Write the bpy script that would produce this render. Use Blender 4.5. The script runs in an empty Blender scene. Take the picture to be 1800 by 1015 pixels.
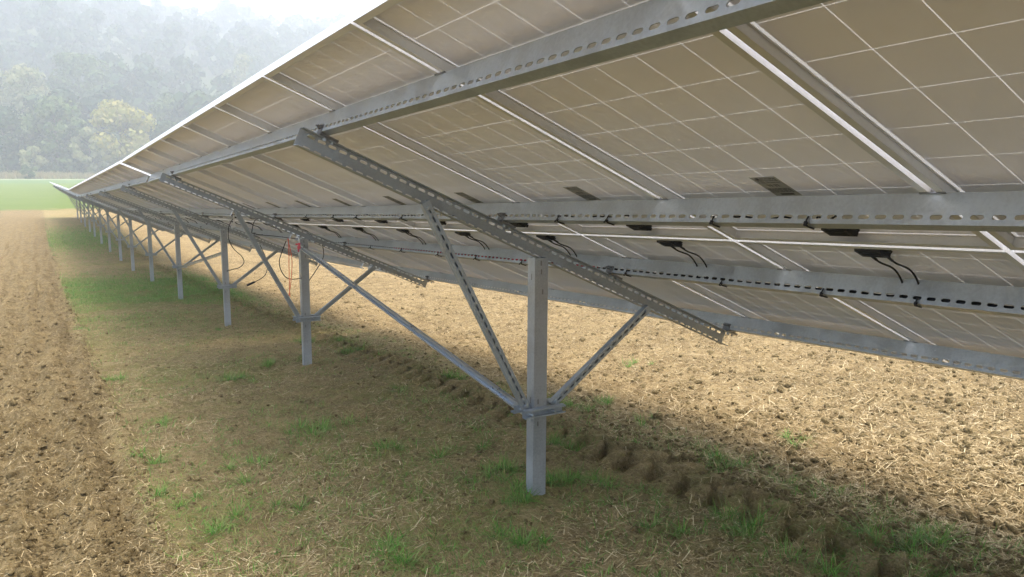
import bpy, bmesh, math, random
import numpy as np
from mathutils import Matrix, Vector
random.seed(7)
RNG = np.random.default_rng(11)
C = bpy.context.scene.collection
sc = bpy.context.scene
ZC = 1.66                                   # eye level; the ground below the first post is then about z = 0

# ------------------------------------------------------------------ camera, sky, sun, exposure
cam_d = bpy.data.cameras.new('camera'); cam = bpy.data.objects.new('camera', cam_d); C.objects.link(cam)
cam_d.sensor_width = 36.0; cam_d.lens = 27.57; cam_d.clip_start = 0.05; cam_d.clip_end = 5000
rx, ux, fx = Vector((0.85636, -0.51635, 0.00551)), Vector((0.07079, 0.12795, 0.98925)), Vector((0.51150, 0.84677, -0.14612))
cam.matrix_world = Matrix(((rx.x, ux.x, -fx.x, 0), (rx.y, ux.y, -fx.y, 0), (rx.z, ux.z, -fx.z, ZC), (0, 0, 0, 1)))
sc.camera = cam
SUN_EL, SUN_AZ = math.radians(76), math.radians(150)   # azimuth measured from +Y (down the row) towards +X
w = bpy.data.worlds.new('World'); sc.world = w; w.use_nodes = True
nt = w.node_tree; sky = nt.nodes.new('ShaderNodeTexSky'); sky.sky_type = 'NISHITA'; sky.sun_disc = False
sky.sun_elevation = SUN_EL; sky.sun_rotation = SUN_AZ; sky.air_density = 1.0; sky.dust_density = 5.0; sky.ozone_density = 1.0
bg = nt.nodes['Background']; nt.links.new(sky.outputs[0], bg.inputs[0]); bg.inputs[1].default_value = 0.15
sd = bpy.data.lights.new('sun', 'SUN'); sun = bpy.data.objects.new('sun', sd); C.objects.link(sun)
sd.energy = 0.5; sd.angle = math.radians(115); sd.color = (1.0, 0.98, 0.95)
dv = Vector((math.sin(SUN_AZ)*math.cos(SUN_EL), math.cos(SUN_AZ)*math.cos(SUN_EL), math.sin(SUN_EL)))
sun.rotation_euler = dv.to_track_quat('Z', 'Y').to_euler(); sun.location = (0, 0, 60)
vs = sc.view_settings; vs.view_transform = 'Standard'; vs.look = 'None'; vs.exposure = 2.25; vs.gamma = 1.0
sc.cycles.use_denoising = True; sc.cycles.use_adaptive_sampling = False; sc.cycles.sample_clamp_indirect = 4.0; sc.cycles.use_guiding = True
sc.cycles.max_bounces = 8; sc.cycles.diffuse_bounces = 5; sc.cycles.volume_bounces = 2; sc.cycles.transparent_max_bounces = 8

# ------------------------------------------------------------------ small helpers
def tag(o, label=None, cat=None, group=None, kind=None):
    if label: o['label'] = label
    if cat: o['category'] = cat
    if group: o['group'] = group
    if kind: o['kind'] = kind
    return o

class MB:
    """collects faces, builds ONE mesh"""
    def __init__(s): s.v = []; s.f = []; s.m = []
    def add(s, vs_, fs, mi=0):
        b = len(s.v); s.v += [tuple(p) for p in vs_]
        for f in fs: s.f.append(tuple(b+i for i in f)); s.m.append(mi)
    def box(s, a, b, mi=0):
        x0, y0, z0 = a; x1, y1, z1 = b
        s.add([(x0,y0,z0),(x1,y0,z0),(x1,y1,z0),(x0,y1,z0),(x0,y0,z1),(x1,y0,z1),(x1,y1,z1),(x0,y1,z1)],
              [(0,3,2,1),(4,5,6,7),(0,1,5,4),(1,2,6,5),(2,3,7,6),(3,0,4,7)], mi)
    def prism(s, prof, o, u, v, w_, L, mi=0):
        """closed 2-D profile (in u,v) swept along w_ by L from o"""
        o, u, v, w_ = map(Vector, (o, u, v, w_)); n = len(prof)
        vs_ = [o+u*p+v*q for p, q in prof]+[o+u*p+v*q+w_*L for p, q in prof]
        fs = [(i, (i+1) % n, n+(i+1) % n, n+i) for i in range(n)]
        if n <= 4: fs += [tuple(range(n))[::-1], tuple(range(n, 2*n))]
        s.add(vs_, fs, mi)
        if n > 4: s.caps = getattr(s, 'caps', [])
    def cyl(s, a, b, r, n=8, mi=0, r2=None):
        a, b = Vector(a), Vector(b); d = (b-a).normalized(); u = d.orthogonal().normalized(); v = d.cross(u)
        r2 = r if r2 is None else r2
        vs_ = [a+(u*math.cos(6.2832*i/n)+v*math.sin(6.2832*i/n))*r for i in range(n)]+[b+(u*math.cos(6.2832*i/n)+v*math.sin(6.2832*i/n))*r2 for i in range(n)]
        s.add(vs_, [(i, (i+1) % n, n+(i+1) % n, n+i) for i in range(n)]+[tuple(range(n))[::-1], tuple(range(n, 2*n))], mi)
    def tube(s, pts, r, n=8, mi=0):
        pts = [Vector(p) for p in pts]; P = []
        for i in range(len(pts)-1):             # Catmull-Rom
            p0, p1, p2, p3 = pts[max(i-1,0)], pts[i], pts[i+1], pts[min(i+2,len(pts)-1)]
            for k in range(5):
                t = k/5; P.append(0.5*((2*p1)+(p2-p0)*t+(2*p0-5*p1+4*p2-p3)*t*t+(3*p1-p0-3*p2+p3)*t**3))
        P.append(pts[-1]); vs_ = []; fs = []; u = None
        for i, p in enumerate(P):
            d = (P[min(i+1,len(P)-1)]-P[max(i-1,0)]).normalized()
            u = d.orthogonal().normalized() if u is None else (u-d*u.dot(d)).normalized()
            v = d.cross(u); vs_ += [p+(u*math.cos(6.2832*j/n)+v*math.sin(6.2832*j/n))*r for j in range(n)]
        for i in range(len(P)-1):
            fs += [(i*n+j, i*n+(j+1) % n, (i+1)*n+(j+1) % n, (i+1)*n+j) for j in range(n)]
        fs += [tuple(range(n))[::-1], tuple(range((len(P)-1)*n, len(P)*n))]
        s.add(vs_, fs, mi)
    def plate(s, o, u, v, w_, L, v0, v1, th, slots=None, sl=0.032, sh=0.012, pitch=0.05, off=0.025, mi=0):
        """flat plate of length L along u, from v0 to v1 across, thickness th along w_, with rows of stadium slots at heights `slots`"""
        o, u, v, w_ = map(Vector, (o, u, v, w_)); slots = sorted(slots or [])
        P = lambda a, b, c: o+u*a+v*b+w_*c
        bands = []; c = v0
        for q in slots:
            h = sh*0.5+0.004
            if q-h > c+1e-5: bands.append((c, q-h, None))
            bands.append((q-h, q+h, q)); c = q+h
        if v1 > c+1e-5: bands.append((c, v1, None))
        for b0, b1, q in bands:
            if q is None:
                s.add([P(0,b0,0),P(L,b0,0),P(L,b1,0),P(0,b1,0),P(0,b0,th),P(L,b0,th),P(L,b1,th),P(0,b1,th)],
                      [(0,3,2,1),(4,5,6,7)], mi); continue
            n = int((L-0.02)//pitch); a = (L-n*pitch)/2
            for e0, e1 in ((0, a), (L-a, L)):
                s.add([P(e0,b0,0),P(e1,b0,0),P(e1,b1,0),P(e0,b1,0),P(e0,b0,th),P(e1,b0,th),P(e1,b1,th),P(e0,b1,th)],
                      [(0,3,2,1),(4,5,6,7)], mi)
            hl, hh = sl/2, sh/2; k = hh*0.7
            for i in range(n):
                x0 = a+i*pitch; x1 = x0+pitch; m_ = (x0+x1)/2
                outer = [(x0,b0),(m_-hl+hh,b0),(m_+hl-hh,b0),(x1,b0),(x1,q),(x1,b1),(m_+hl-hh,b1),(m_-hl+hh,b1),(x0,b1),(x0,q)]
                inner = [(m_-hl+hh*.3,q-k),(m_-hl+hh,q-hh),(m_+hl-hh,q-hh),(m_+hl-hh*.3,q-k),(m_+hl,q),(m_+hl-hh*.3,q+k),(m_+hl-hh,q+hh),(m_-hl+hh,q+hh),(m_-hl+hh*.3,q+k),(m_-hl,q)]
                N = 10; vs_ = [P(a_, b_, 0) for a_, b_ in outer+inner]+[P(a_, b_, th) for a_, b_ in outer+inner]; fs = []
                for j in range(N):
                    j2 = (j+1) % N
                    fs += [(j, N+j, N+j2, j2), (2*N+j, 2*N+j2, 3*N+j2, 3*N+j), (N+j, 3*N+j, 3*N+j2, N+j2)]
                s.add(vs_, fs, mi)
        for e, fl in ((v0, 1), (v1, 0)):
            s.add([P(0,e,0),P(L,e,0),P(L,e,th),P(0,e,th)], [(0,1,2,3) if fl else (3,2,1,0)], mi)
        for e, fl in ((0, 0), (L, 1)):
            s.add([P(e,v0,0),P(e,v1,0),P(e,v1,th),P(e,v0,th)], [(0,1,2,3) if fl else (3,2,1,0)], mi)
    def mesh(s, name, mats, smooth=False):
        me = bpy.data.meshes.new(name); me.from_pydata(s.v, [], s.f)
        for m_ in mats: me.materials.append(m_)
        if len(mats) > 1: me.polygons.foreach_set('material_index', s.m)
        if smooth: me.polygons.foreach_set('use_smooth', [True]*len(me.polygons))
        me.update(); return me

def link(name, me, parent=None, mat=None):
    o = bpy.data.objects.new(name, me); C.objects.link(o)
    if parent is not None: o.parent = parent
    if mat is not None: o.matrix_basis = mat
    return o

def np_mesh(name, V, F, mat, smooth=False):
    """big mesh from numpy arrays; all faces have the same vertex count"""
    me = bpy.data.meshes.new(name); k = F.shape[1]
    me.vertices.add(len(V)); me.vertices.foreach_set('co', np.ascontiguousarray(V, dtype=np.float32).ravel())
    me.loops.add(F.size); me.loops.foreach_set('vertex_index', np.ascontiguousarray(F, dtype=np.int32).ravel())
    me.polygons.add(len(F)); me.polygons.foreach_set('loop_start', np.arange(0, F.size, k, dtype=np.int32))
    me.polygons.foreach_set('loop_total', np.full(len(F), k, dtype=np.int32))
    if smooth: me.polygons.foreach_set('use_smooth', np.ones(len(F), dtype=bool))
    me.materials.append(mat); me.update(calc_edges=True); return me

# ------------------------------------------------------------------ materials
class NT:
    def __init__(s, name):
        s.mat = bpy.data.materials.new(name); s.mat.use_nodes = True; s.t = s.mat.node_tree
        s.b = s.t.nodes['Principled BSDF']; s.out = s.t.nodes['Material Output']
    def n(s, kind, **kw):
        x = s.t.nodes.new(kind)
        for k, v in kw.items(): setattr(x, k, v)
        return x
    def l(s, a, b): s.t.links.new(a, b)
    def val(s, a, sock):
        if isinstance(a, (int, float)): sock.default_value = a
        elif isinstance(a, tuple): sock.default_value = (*a, 1) if len(a) == 3 else a
        else: s.l(a, sock)
    def math(s, op, a, b=0.0, c=None, clamp=False):
        x = s.n('ShaderNodeMath', operation=op, use_clamp=clamp); s.val(a, x.inputs[0]); s.val(b, x.inputs[1])
        if c is not None: s.val(c, x.inputs[2])
        return x.outputs[0]
    def mix(s, f, a, b, blend='MIX'):
        x = s.n('ShaderNodeMix', data_type='RGBA', blend_type=blend); s.val(f, x.inputs[0]); s.val(a, x.inputs[6]); s.val(b, x.inputs[7]); return x.outputs[2]
    def noise(s, vec, scale, detail=4, rough=0.55, dist=0.0):
        x = s.n('ShaderNodeTexNoise'); x.inputs['Scale'].default_value = scale; x.inputs['Detail'].default_value = detail
        x.inputs['Roughness'].default_value = rough; x.inputs['Distortion'].default_value = dist
        if vec is not None: s.l(vec, x.inputs['Vector'])
        return x.outputs['Fac']
    def ramp(s, f, lo, hi, a=0.0, b=1.0):
        x = s.n('ShaderNodeMapRange', clamp=True); x.interpolation_type = 'SMOOTHSTEP'
        s.val(f, x.inputs[0]); s.val(lo, x.inputs[1]); s.val(hi, x.inputs[2]); s.val(a, x.inputs[3]); s.val(b, x.inputs[4]); return x.outputs[0]
    def bump(s, h, dist=0.01, strength=1.0):
        x = s.n('ShaderNodeBump'); x.inputs['Distance'].default_value = dist; x.inputs['Strength'].default_value = strength
        s.l(h, x.inputs['Height']); s.l(x.outputs[0], s.b.inputs['Normal'])

def steel(name, col, rough, metal, var=0.12, scale=9.0):
    m = NT(name); tc = m.n('ShaderNodeTexCoord').outputs['Object']
    a = m.noise(tc, scale, 5, 0.6); b = m.noise(tc, 90.0, 3, 0.6)
    f = m.math('ADD', m.math('MULTIPLY', a, 0.6), m.math('MULTIPLY', b, 0.4))
    lo = tuple(c*(1-var) for c in col); hi = tuple(min(1, c*(1+var)) for c in col)
    m.l(m.mix(m.ramp(f, 0.38, 0.62), lo, hi), m.b.inputs['Base Color'])
    m.l(m.ramp(a, 0.3, 0.7, rough-0.07, rough+0.08), m.b.inputs['Roughness']); m.b.inputs['Metallic'].default_value = metal
    m.bump(b, 0.0004, 0.5); return m.mat
def plain(name, col, rough=0.6, metal=0.0, var=0.15, scale=30.0):
    m = NT(name); tc = m.n('ShaderNodeTexCoord').outputs['Object']; a = m.noise(tc, scale, 3)
    m.l(m.mix(a, tuple(c*(1-var) for c in col), tuple(min(1, c*(1+var)) for c in col)), m.b.inputs['Base Color'])
    m.b.inputs['Roughness'].default_value = rough; m.b.inputs['Metallic'].default_value = metal; return m.mat

M_PURLIN = steel('galvanised_sheet', (0.51, 0.54, 0.555), 0.40, 0.75, 0.09, 7.0)
M_POST = steel('galvanised_post', (0.36, 0.385, 0.41), 0.40, 0.6, 0.10, 6.0)
M_RAFTER = steel('dull_galvanised', (0.36, 0.385, 0.395), 0.45, 0.5, 0.08, 6.0)
M_BRACE = steel('brace_steel', (0.38, 0.42, 0.45), 0.40, 0.6, 0.08)
M_STRUT = steel('bright_strut', (0.46, 0.50, 0.55), 0.33, 0.85, 0.05)
M_ALU = steel('anodised_frame', (0.74, 0.74, 0.73), 0.42, 0.35, 0.03)
M_BOLT = steel('zinc_bolt', (0.22, 0.22, 0.22), 0.35, 0.8)
M_BLACK = plain('black_plastic', (0.006, 0.006, 0.007), 0.5)
M_CABLE = plain('cable_rubber', (0.005, 0.005, 0.006), 0.5)
M_REDC = plain('red_cable', (0.42, 0.02, 0.035), 0.5)
M_CORD = plain('red_cord', (0.75, 0.10, 0.04), 0.7)
M_TAPE = plain('pink_tape', (0.75, 0.12, 0.16), 0.6)
M_WHITE = plain('white_strap', (0.75, 0.75, 0.74), 0.5)

def mod_grid(m, lw):
    """mask of the gaps between the cells, in the module's own metres"""
    tc = m.n('ShaderNodeTexCoord').outputs['Object']; sp = m.n('ShaderNodeSeparateXYZ'); m.l(tc, sp.inputs[0])
    def lines(c, start, cnt, wd, pt, o2):
        q = m.math('DIVIDE', m.math('SUBTRACT', c, start), pt)
        d = m.math('ABSOLUTE', m.math('SUBTRACT', q, m.math('ROUND', q)))
        ln = m.math('LESS_THAN', d, wd/pt/2)
        outside = m.math('MAXIMUM', m.math('LESS_THAN', q, 0.0), m.math('GREATER_THAN', c, o2))
        return m.math('MAXIMUM', ln, outside)
    return tc, m.math('MAXIMUM', lines(sp.outputs[0], 0.0150, 10, lw*0.8, 0.1600, 1.633), lines(sp.outputs[1], 0.018, 6, lw, 0.159, 0.972))
def mat_backsheet():
    m = NT('backsheet'); tc, g = mod_grid(m, 0.0030)
    d = m.n('ShaderNodeBsdfDiffuse'); tr = m.n('ShaderNodeBsdfTranslucent'); mx = m.n('ShaderNodeMixShader')
    oi = m.n('ShaderNodeObjectInfo').outputs['Random']; dust = m.ramp(m.noise(tc, 9.0, 4, 0.6), 0.55, 0.75, 0, 0.10)
    c0 = m.mix(m.ramp(m.noise(tc, 1.6, 2), 0.3, 0.7), (0.835, 0.85, 0.955), (0.87, 0.885, 0.985))
    c0 = m.mix(m.math('MULTIPLY', oi, 0.12), c0, (0.70, 0.72, 0.80)); m.l(m.mix(dust, c0, (0.66, 0.62, 0.58)), d.inputs['Color'])
    tr.inputs['Color'].default_value = (0.95, 0.93, 0.86, 1)
    m.l(m.math('MULTIPLY', g, 0.105), mx.inputs[0]); m.l(d.outputs[0], mx.inputs[1]); m.l(tr.outputs[0], mx.inputs[2])
    m.l(mx.outputs[0], m.out.inputs['Surface']); return m.mat
def mat_glass():
    m = NT('cells_under_glass'); tc, g = mod_grid(m, 0.0080)
    m.l(m.mix(m.noise(tc, 12.0, 2), (0.012, 0.02, 0.06), (0.02, 0.035, 0.10)), m.b.inputs['Base Color']); m.b.inputs['Roughness'].default_value = 0.12
    tr = m.n('ShaderNodeBsdfTransparent'); mx = m.n('ShaderNodeMixShader'); m.l(g, mx.inputs[0]); m.l(m.b.outputs[0], mx.inputs[1]); m.l(tr.outputs[0], mx.inputs[2])
    m.l(mx.outputs[0], m.out.inputs['Surface']); return m.mat
M_BACK, M_GLASS = mat_backsheet(), mat_glass()

# ------------------------------------------------------------------ terrain
GY = np.array([-80,-20,0,3.28,7.5,11.0,15.1,19.3,23.4,27.3,31,35,43.5,65,100,190,215,232,250,300,400,520,640,800,1500.])
GZ = np.array([2.6,-0.55,-1.50,-1.66,-1.895,-2.12,-2.33,-2.51,-2.72,-2.82,-2.89,-2.95,-3.00,-3.04,-2.9,-2.1,-1.9,-1.4,2.5,14,40,72,100,112,118.])+ZC
def hash2(ix, iy, seed):
    h = (ix.astype(np.int64)*374761393+iy.astype(np.int64)*668265263+seed*982451653) & 0x7fffffff
    h = ((h ^ (h >> 13))*1274126177) & 0x7fffffff; h = h ^ (h >> 16); return (h & 0xffff)/65535.0
def vnoise(x, y, seed):
    ix, iy = np.floor(x), np.floor(y); fx_, fy_ = x-ix, y-iy; u = fx_*fx_*(3-2*fx_); v = fy_*fy_*(3-2*fy_)
    a, b, c, d = hash2(ix,iy,seed), hash2(ix+1,iy,seed), hash2(ix,iy+1,seed), hash2(ix+1,iy+1,seed)
    return a*(1-u)*(1-v)+b*u*(1-v)+c*(1-u)*v+d*u*v
def fbm(x, y, f, seed, octv=4, g=0.5):
    s = 0; a = 1; t = 0
    for o in range(octv): s = s+a*vnoise(x*f+o*17.3, y*f-o*9.1, seed+o); t += a; a *= g; f *= 2.03
    return s/t
def billow(x, y, f, seed, octv=3):
    s = 0; a = 1; t = 0
    for o in range(octv): s = s+a*np.sqrt(np.abs(2*vnoise(x*f+o*7.7, y*f+o*3.1, seed+o)-1)); t += a; a *= 0.5; f *= 2.1
    return s/t
def sstep(x, a, b): t = np.clip((x-a)/(b-a), 0, 1); return t*t*(3-2*t)
def plough_edge(y): return 0.36+0.10*(vnoise(y*1.3, y*0+3.3, 5)-0.5)*2
def ground_z(x, y):
    x = np.asarray(x, float); y = np.asarray(y, float)
    base = np.interp(y, GY, GZ)
    base = 0.25*np.interp(y-0.9, GY, GZ)+0.5*base+0.25*np.interp(y+0.9, GY, GZ)
    base = base+sstep(y, 225, 420)*(fbm(x, y, 0.006, 77, 3)-0.5)*45
    near = 1-sstep(y, 28, 60)
    P = 1-sstep(x, plough_edge(y)-0.08, plough_edge(y)+0.10)
    R = sstep(x+0.25*(fbm(x, y, 1.5, 40, 2)-0.5), 3.25, 3.55)
    Mid = (1-P)*(1-R)
    wx = x+0.05*(fbm(x, y, 4, 91, 2)-0.5); wy = y+0.05*(fbm(x, y, 4, 95, 2)-0.5)
    d = P*((billow(wx, wy, 5.0, 3)-0.5)*0.095+(billow(wx, wy, 13.0, 6)-0.5)*0.045+(fbm(x, y, 24, 9, 3)-0.5)*0.055+(fbm(x*1.5, y*0.4, 1.2, 13, 2)-0.5)*0.07+0.022*np.sin((x+0.06*np.sin(y*0.9))*2*math.pi/0.30)+0.012)
    d = d+R*((billow(wx, wy, 6.5, 23)-0.5)*0.050+(billow(wx, wy, 16.0, 26)-0.5)*0.030+(fbm(x, y, 25, 29, 3)-0.5)*0.045+(fbm(x, y, 1.0, 33, 2)-0.5)*0.05)
    d = d+Mid*((fbm(x, y, 5, 51, 4, 0.6)-0.5)*0.060+(billow(wx, wy, 11.0, 56)-0.5)*0.020*sstep(fbm(x, y, 1.1, 58, 2), 0.35, 0.65)+(fbm(x, y, 35, 54, 2)-0.5)*0.020)
    # the tractor's tread beside the posts: a row of lugs pressed into the soil
    tx = (x-2.92)/0.18; lug = 0.5+0.5*np.sin((y+0.35*np.abs(x-2.92))*2*math.pi/0.23+math.pi*(x > 2.92)+0.5*np.sin(y*1.7))
    tm = np.exp(-(tx**4))*sstep(fbm(x, y, 0.8, 61, 2), 0.22, 0.4)
    d = d+tm*((sstep(lug+0.9*(fbm(x, y, 5.0, 63, 3)-0.5), 0.30, 0.70)-0.65)*0.085*(0.55+0.9*fbm(x, y, 1.7, 64, 2)))
    for i in range(8):                                    # earth heaped up against the driven posts
        q = (x-2.15)**2+(y-(3.28+4.15*i))**2; d = d+0.035*np.exp(-q/0.02)*fbm(x, y, 14, 88, 2)*1.6
    return base+d*near

def mat_ground():
    m = NT('soil_and_fields'); geo = m.n('ShaderNodeNewGeometry'); P = geo.outputs['Position']; sp = m.n('ShaderNodeSeparateXYZ'); m.l(P, sp.inputs[0])
    X, Y = sp.outputs[0], sp.outputs[1]
    n1 = m.noise(P, 0.7, 3); n2 = m.noise(P, 5.0, 5, 0.6); n3 = m.noise(P, 38.0, 5, 0.65); n4 = m.noise(P, 160.0, 4, 0.6); n5 = m.noise(P, 11.0, 4, 0.6, 0.6)
    # bare soil
    soil = m.mix(m.ramp(n2, 0.35, 0.68), (0.120, 0.082, 0.033), (0.290, 0.213, 0.093))
    soil = m.mix(m.ramp(n3, 0.45, 0.66, 0, 0.75), soil, (0.440, 0.335, 0.175))
    soil = m.mix(m.ramp(n4, 0.35, 0.52, 0.75, 0.0), soil, (0.055, 0.034, 0.014))
    # zones across the row
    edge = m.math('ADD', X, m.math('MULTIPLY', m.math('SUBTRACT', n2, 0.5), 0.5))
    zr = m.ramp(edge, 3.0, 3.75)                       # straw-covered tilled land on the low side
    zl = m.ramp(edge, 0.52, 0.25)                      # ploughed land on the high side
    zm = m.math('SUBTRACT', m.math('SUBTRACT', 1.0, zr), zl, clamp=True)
    # fine straw dust stretched at random: two rotated, anisotropic noises
    def fibre(rot, sc_):
        mp = m.n('ShaderNodeMapping'); mp.inputs['Rotation'].default_value = (0, 0, rot); mp.inputs['Scale'].default_value = (sc_, sc_*0.13, sc_)
        m.l(P, mp.inputs['Vector']); return m.noise(mp.outputs[0], 1.0, 3, 0.5, 0.4)
    fb = m.math('MAXIMUM', m.math('MAXIMUM', fibre(0.5, 150), fibre(-0.9, 170)), fibre(1.7, 140))
    straw = m.mix(m.ramp(n5, 0.3, 0.7), (0.29, 0.205, 0.093), (0.43, 0.325, 0.158))
    lowf = m.ramp(m.noise(P, 1.6, 4, 0.6), 0.40, 0.62)
    soil_r = m.mix(m.math('MULTIPLY', m.ramp(fb, 0.52, 0.66), m.ramp(n1, 0.3, 0.6, 0.5, 0.9)), m.mix(m.math('MULTIPLY', m.ramp(n5, 0.35, 0.65, 0.2, 0.75), lowf), soil, straw), straw)
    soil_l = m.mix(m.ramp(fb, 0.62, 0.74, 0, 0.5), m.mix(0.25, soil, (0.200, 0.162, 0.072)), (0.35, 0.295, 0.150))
    soil_m = m.mix(m.ramp(fb, 0.60, 0.72, 0, 0.55), m.mix(0.30, soil, (0.42, 0.33, 0.155)), (0.50, 0.41, 0.21))  # mid strip paled to offset the table's shade; open zones darkened to balance
    moss = m.mix(n3, (0.10, 0.135, 0.022), (0.22, 0.235, 0.060))
    gm = m.math('MULTIPLY', m.ramp(m.math('ADD', m.math('MULTIPLY', n5, 0.5), m.math('MULTIPLY', n1, 0.5)), 0.44, 0.64), 0.50)
    band1 = m.math('MULTIPLY', m.ramp(Y, 13.5, 16.0), m.ramp(Y, 22.0, 19.5))
    band2 = m.math('MULTIPLY', m.ramp(Y, 31.0, 36.0), m.ramp(Y, 50.0, 42.0))
    band = m.math('MULTIPLY', m.math('MAXIMUM', m.math('MULTIPLY', band1, m.ramp(n1, 0.25, 0.5)), m.math('MULTIPLY', band2, 0.55)), m.ramp(n5, 0.25, 0.55, 0.6, 1.0))
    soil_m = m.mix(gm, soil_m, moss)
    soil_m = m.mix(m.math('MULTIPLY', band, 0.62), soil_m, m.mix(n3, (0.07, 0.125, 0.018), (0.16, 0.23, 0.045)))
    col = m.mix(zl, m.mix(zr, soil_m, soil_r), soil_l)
    # the fields beyond
    yn = m.math('ADD', Y, m.math('MULTIPLY', m.math('SUBTRACT', n1, 0.5), 9.0))
    green = m.mix(m.noise(P, 0.25, 4), (0.105, 0.145, 0.032), (0.15, 0.19, 0.05))
    green = m.mix(m.ramp(m.noise(P, 3.0, 4), 0.3, 0.7, 0, 0.35), green, (0.09, 0.15, 0.03))
    far = m.ramp(yn, 69.0, 72.5); col = m.mix(far, col, green)
    col = m.mix(m.ramp(Y, 150.0, 175.0), col, (0.11, 0.17, 0.06))
    col = m.mix(m.math('MULTIPLY', m.ramp(Y, 196.0, 198.0), m.ramp(Y, 203.0, 201.0)), col, (0.34, 0.33, 0.22))
    col = m.mix(m.ramp(Y, 222.0, 235.0), col, (0.045, 0.06, 0.02))
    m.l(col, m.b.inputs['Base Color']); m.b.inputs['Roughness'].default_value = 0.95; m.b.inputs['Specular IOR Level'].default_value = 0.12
    h = m.math('ADD', m.math('MULTIPLY', n3, 0.7), m.math('ADD', m.math('MULTIPLY', n4, 0.35), m.math('MULTIPLY', fb, 0.35)))
    m.bump(h, 0.05, 1.0); return m.mat
M_GROUND = mat_ground()

def build_ground():
    ys = [-80, -50, -30, -18, -10, -5, -2.5, -1.0, 0.0, 0.6]; y = 0.9
    while y < 1400: ys.append(y); y += max(0.013, 0.0058*y if y < 32 else 0.03*y)
    ys = np.array(ys)
    xs = np.concatenate([-(np.geomspace(2.6, 500, 40))[::-1], np.arange(-2.5, 6.5, 0.0185), np.geomspace(6.6, 12, 70), np.geomspace(12.5, 700, 50)])
    X, Y = np.meshgrid(xs, ys); Z = ground_z(X, Y)
    V = np.stack([X.ravel(), Y.ravel(), Z.ravel()], 1); nx, ny = len(xs), len(ys)
    i = np.arange(nx*ny).reshape(ny, nx); F = np.stack([i[:-1,:-1].ravel(), i[:-1,1:].ravel(), i[1:,1:].ravel(), i[1:,:-1].ravel()], 1)
    o = link('ground', np_mesh('ground', V, F, M_GROUND, True)); o['kind'] = 'structure'
build_ground()

# ------------------------------------------------------------------ loose material on the ground (stuff)
def mat_island(name, stops, rough=0.8, translucent=0.0, hue_noise=None):
    m = NT(name); g = m.n('ShaderNodeNewGeometry'); cr = m.n('ShaderNodeValToRGB'); e = cr.color_ramp.elements
    e[0].position = 0; e[0].color = (*stops[0], 1); e[1].position = 1; e[1].color = (*stops[-1], 1)
    for k, s_ in enumerate(stops[1:-1]): q = e.new((k+1)/(len(stops)-1)); q.color = (*s_, 1)
    m.l(g.outputs['Random Per Island'], cr.inputs[0]); m.l(cr.outputs[0], m.b.inputs['Base Color'])
    m.b.inputs['Roughness'].default_value = rough; m.b.inputs['Specular IOR Level'].default_value = 0.2
    if translucent:
        tr = m.n('ShaderNodeBsdfTranslucent'); m.l(cr.outputs[0], tr.inputs[0]); mx = m.n('ShaderNodeMixShader'); mx.inputs[0].default_value = translucent
        m.l(m.b.outputs[0], mx.inputs[1]); m.l(tr.outputs[0], mx.inputs[2]); m.l(mx.outputs[0], m.out.inputs['Surface'])
    return m.mat
M_STRAW = mat_island('straw', [(0.24,0.17,0.075),(0.42,0.32,0.155),(0.53,0.42,0.22),(0.33,0.25,0.12),(0.66,0.55,0.32),(0.26,0.19,0.09)], 0.7, 0.1)
M_GRASS = mat_island('grass_blades', [(0.05,0.15,0.022),(0.12,0.29,0.04),(0.20,0.34,0.07),(0.06,0.19,0.03),(0.36,0.36,0.14),(0.09,0.25,0.04)], 0.6, 0.35)
M_GRASSDULL = mat_island('dull_grass_blades', [(0.20,0.22,0.05),(0.32,0.31,0.10),(0.16,0.24,0.045),(0.44,0.37,0.17)], 0.7, 0.3)
def clod_mat():
    m = NT('clod_soil'); P = m.n('ShaderNodeNewGeometry').outputs['Position']; a = m.noise(P, 45.0, 5, 0.65); b = m.noise(P, 220.0, 4, 0.6)
    c = m.mix(m.ramp(a, 0.35, 0.68), (0.115, 0.083, 0.034), (0.265, 0.205, 0.098)); c = m.mix(m.ramp(b, 0.35, 0.5, 0.6, 0.0), c, (0.08, 0.05, 0.02))
    m.l(c, m.b.inputs['Base Color']); m.b.inputs['Roughness'].default_value = 0.95; m.b.inputs['Specular IOR Level'].default_value = 0.1
    m.bump(m.math('ADD', a, m.math('MULTIPLY', b, 0.5)), 0.02, 1.0); return m.mat
M_CLOD = clod_mat()

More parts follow.
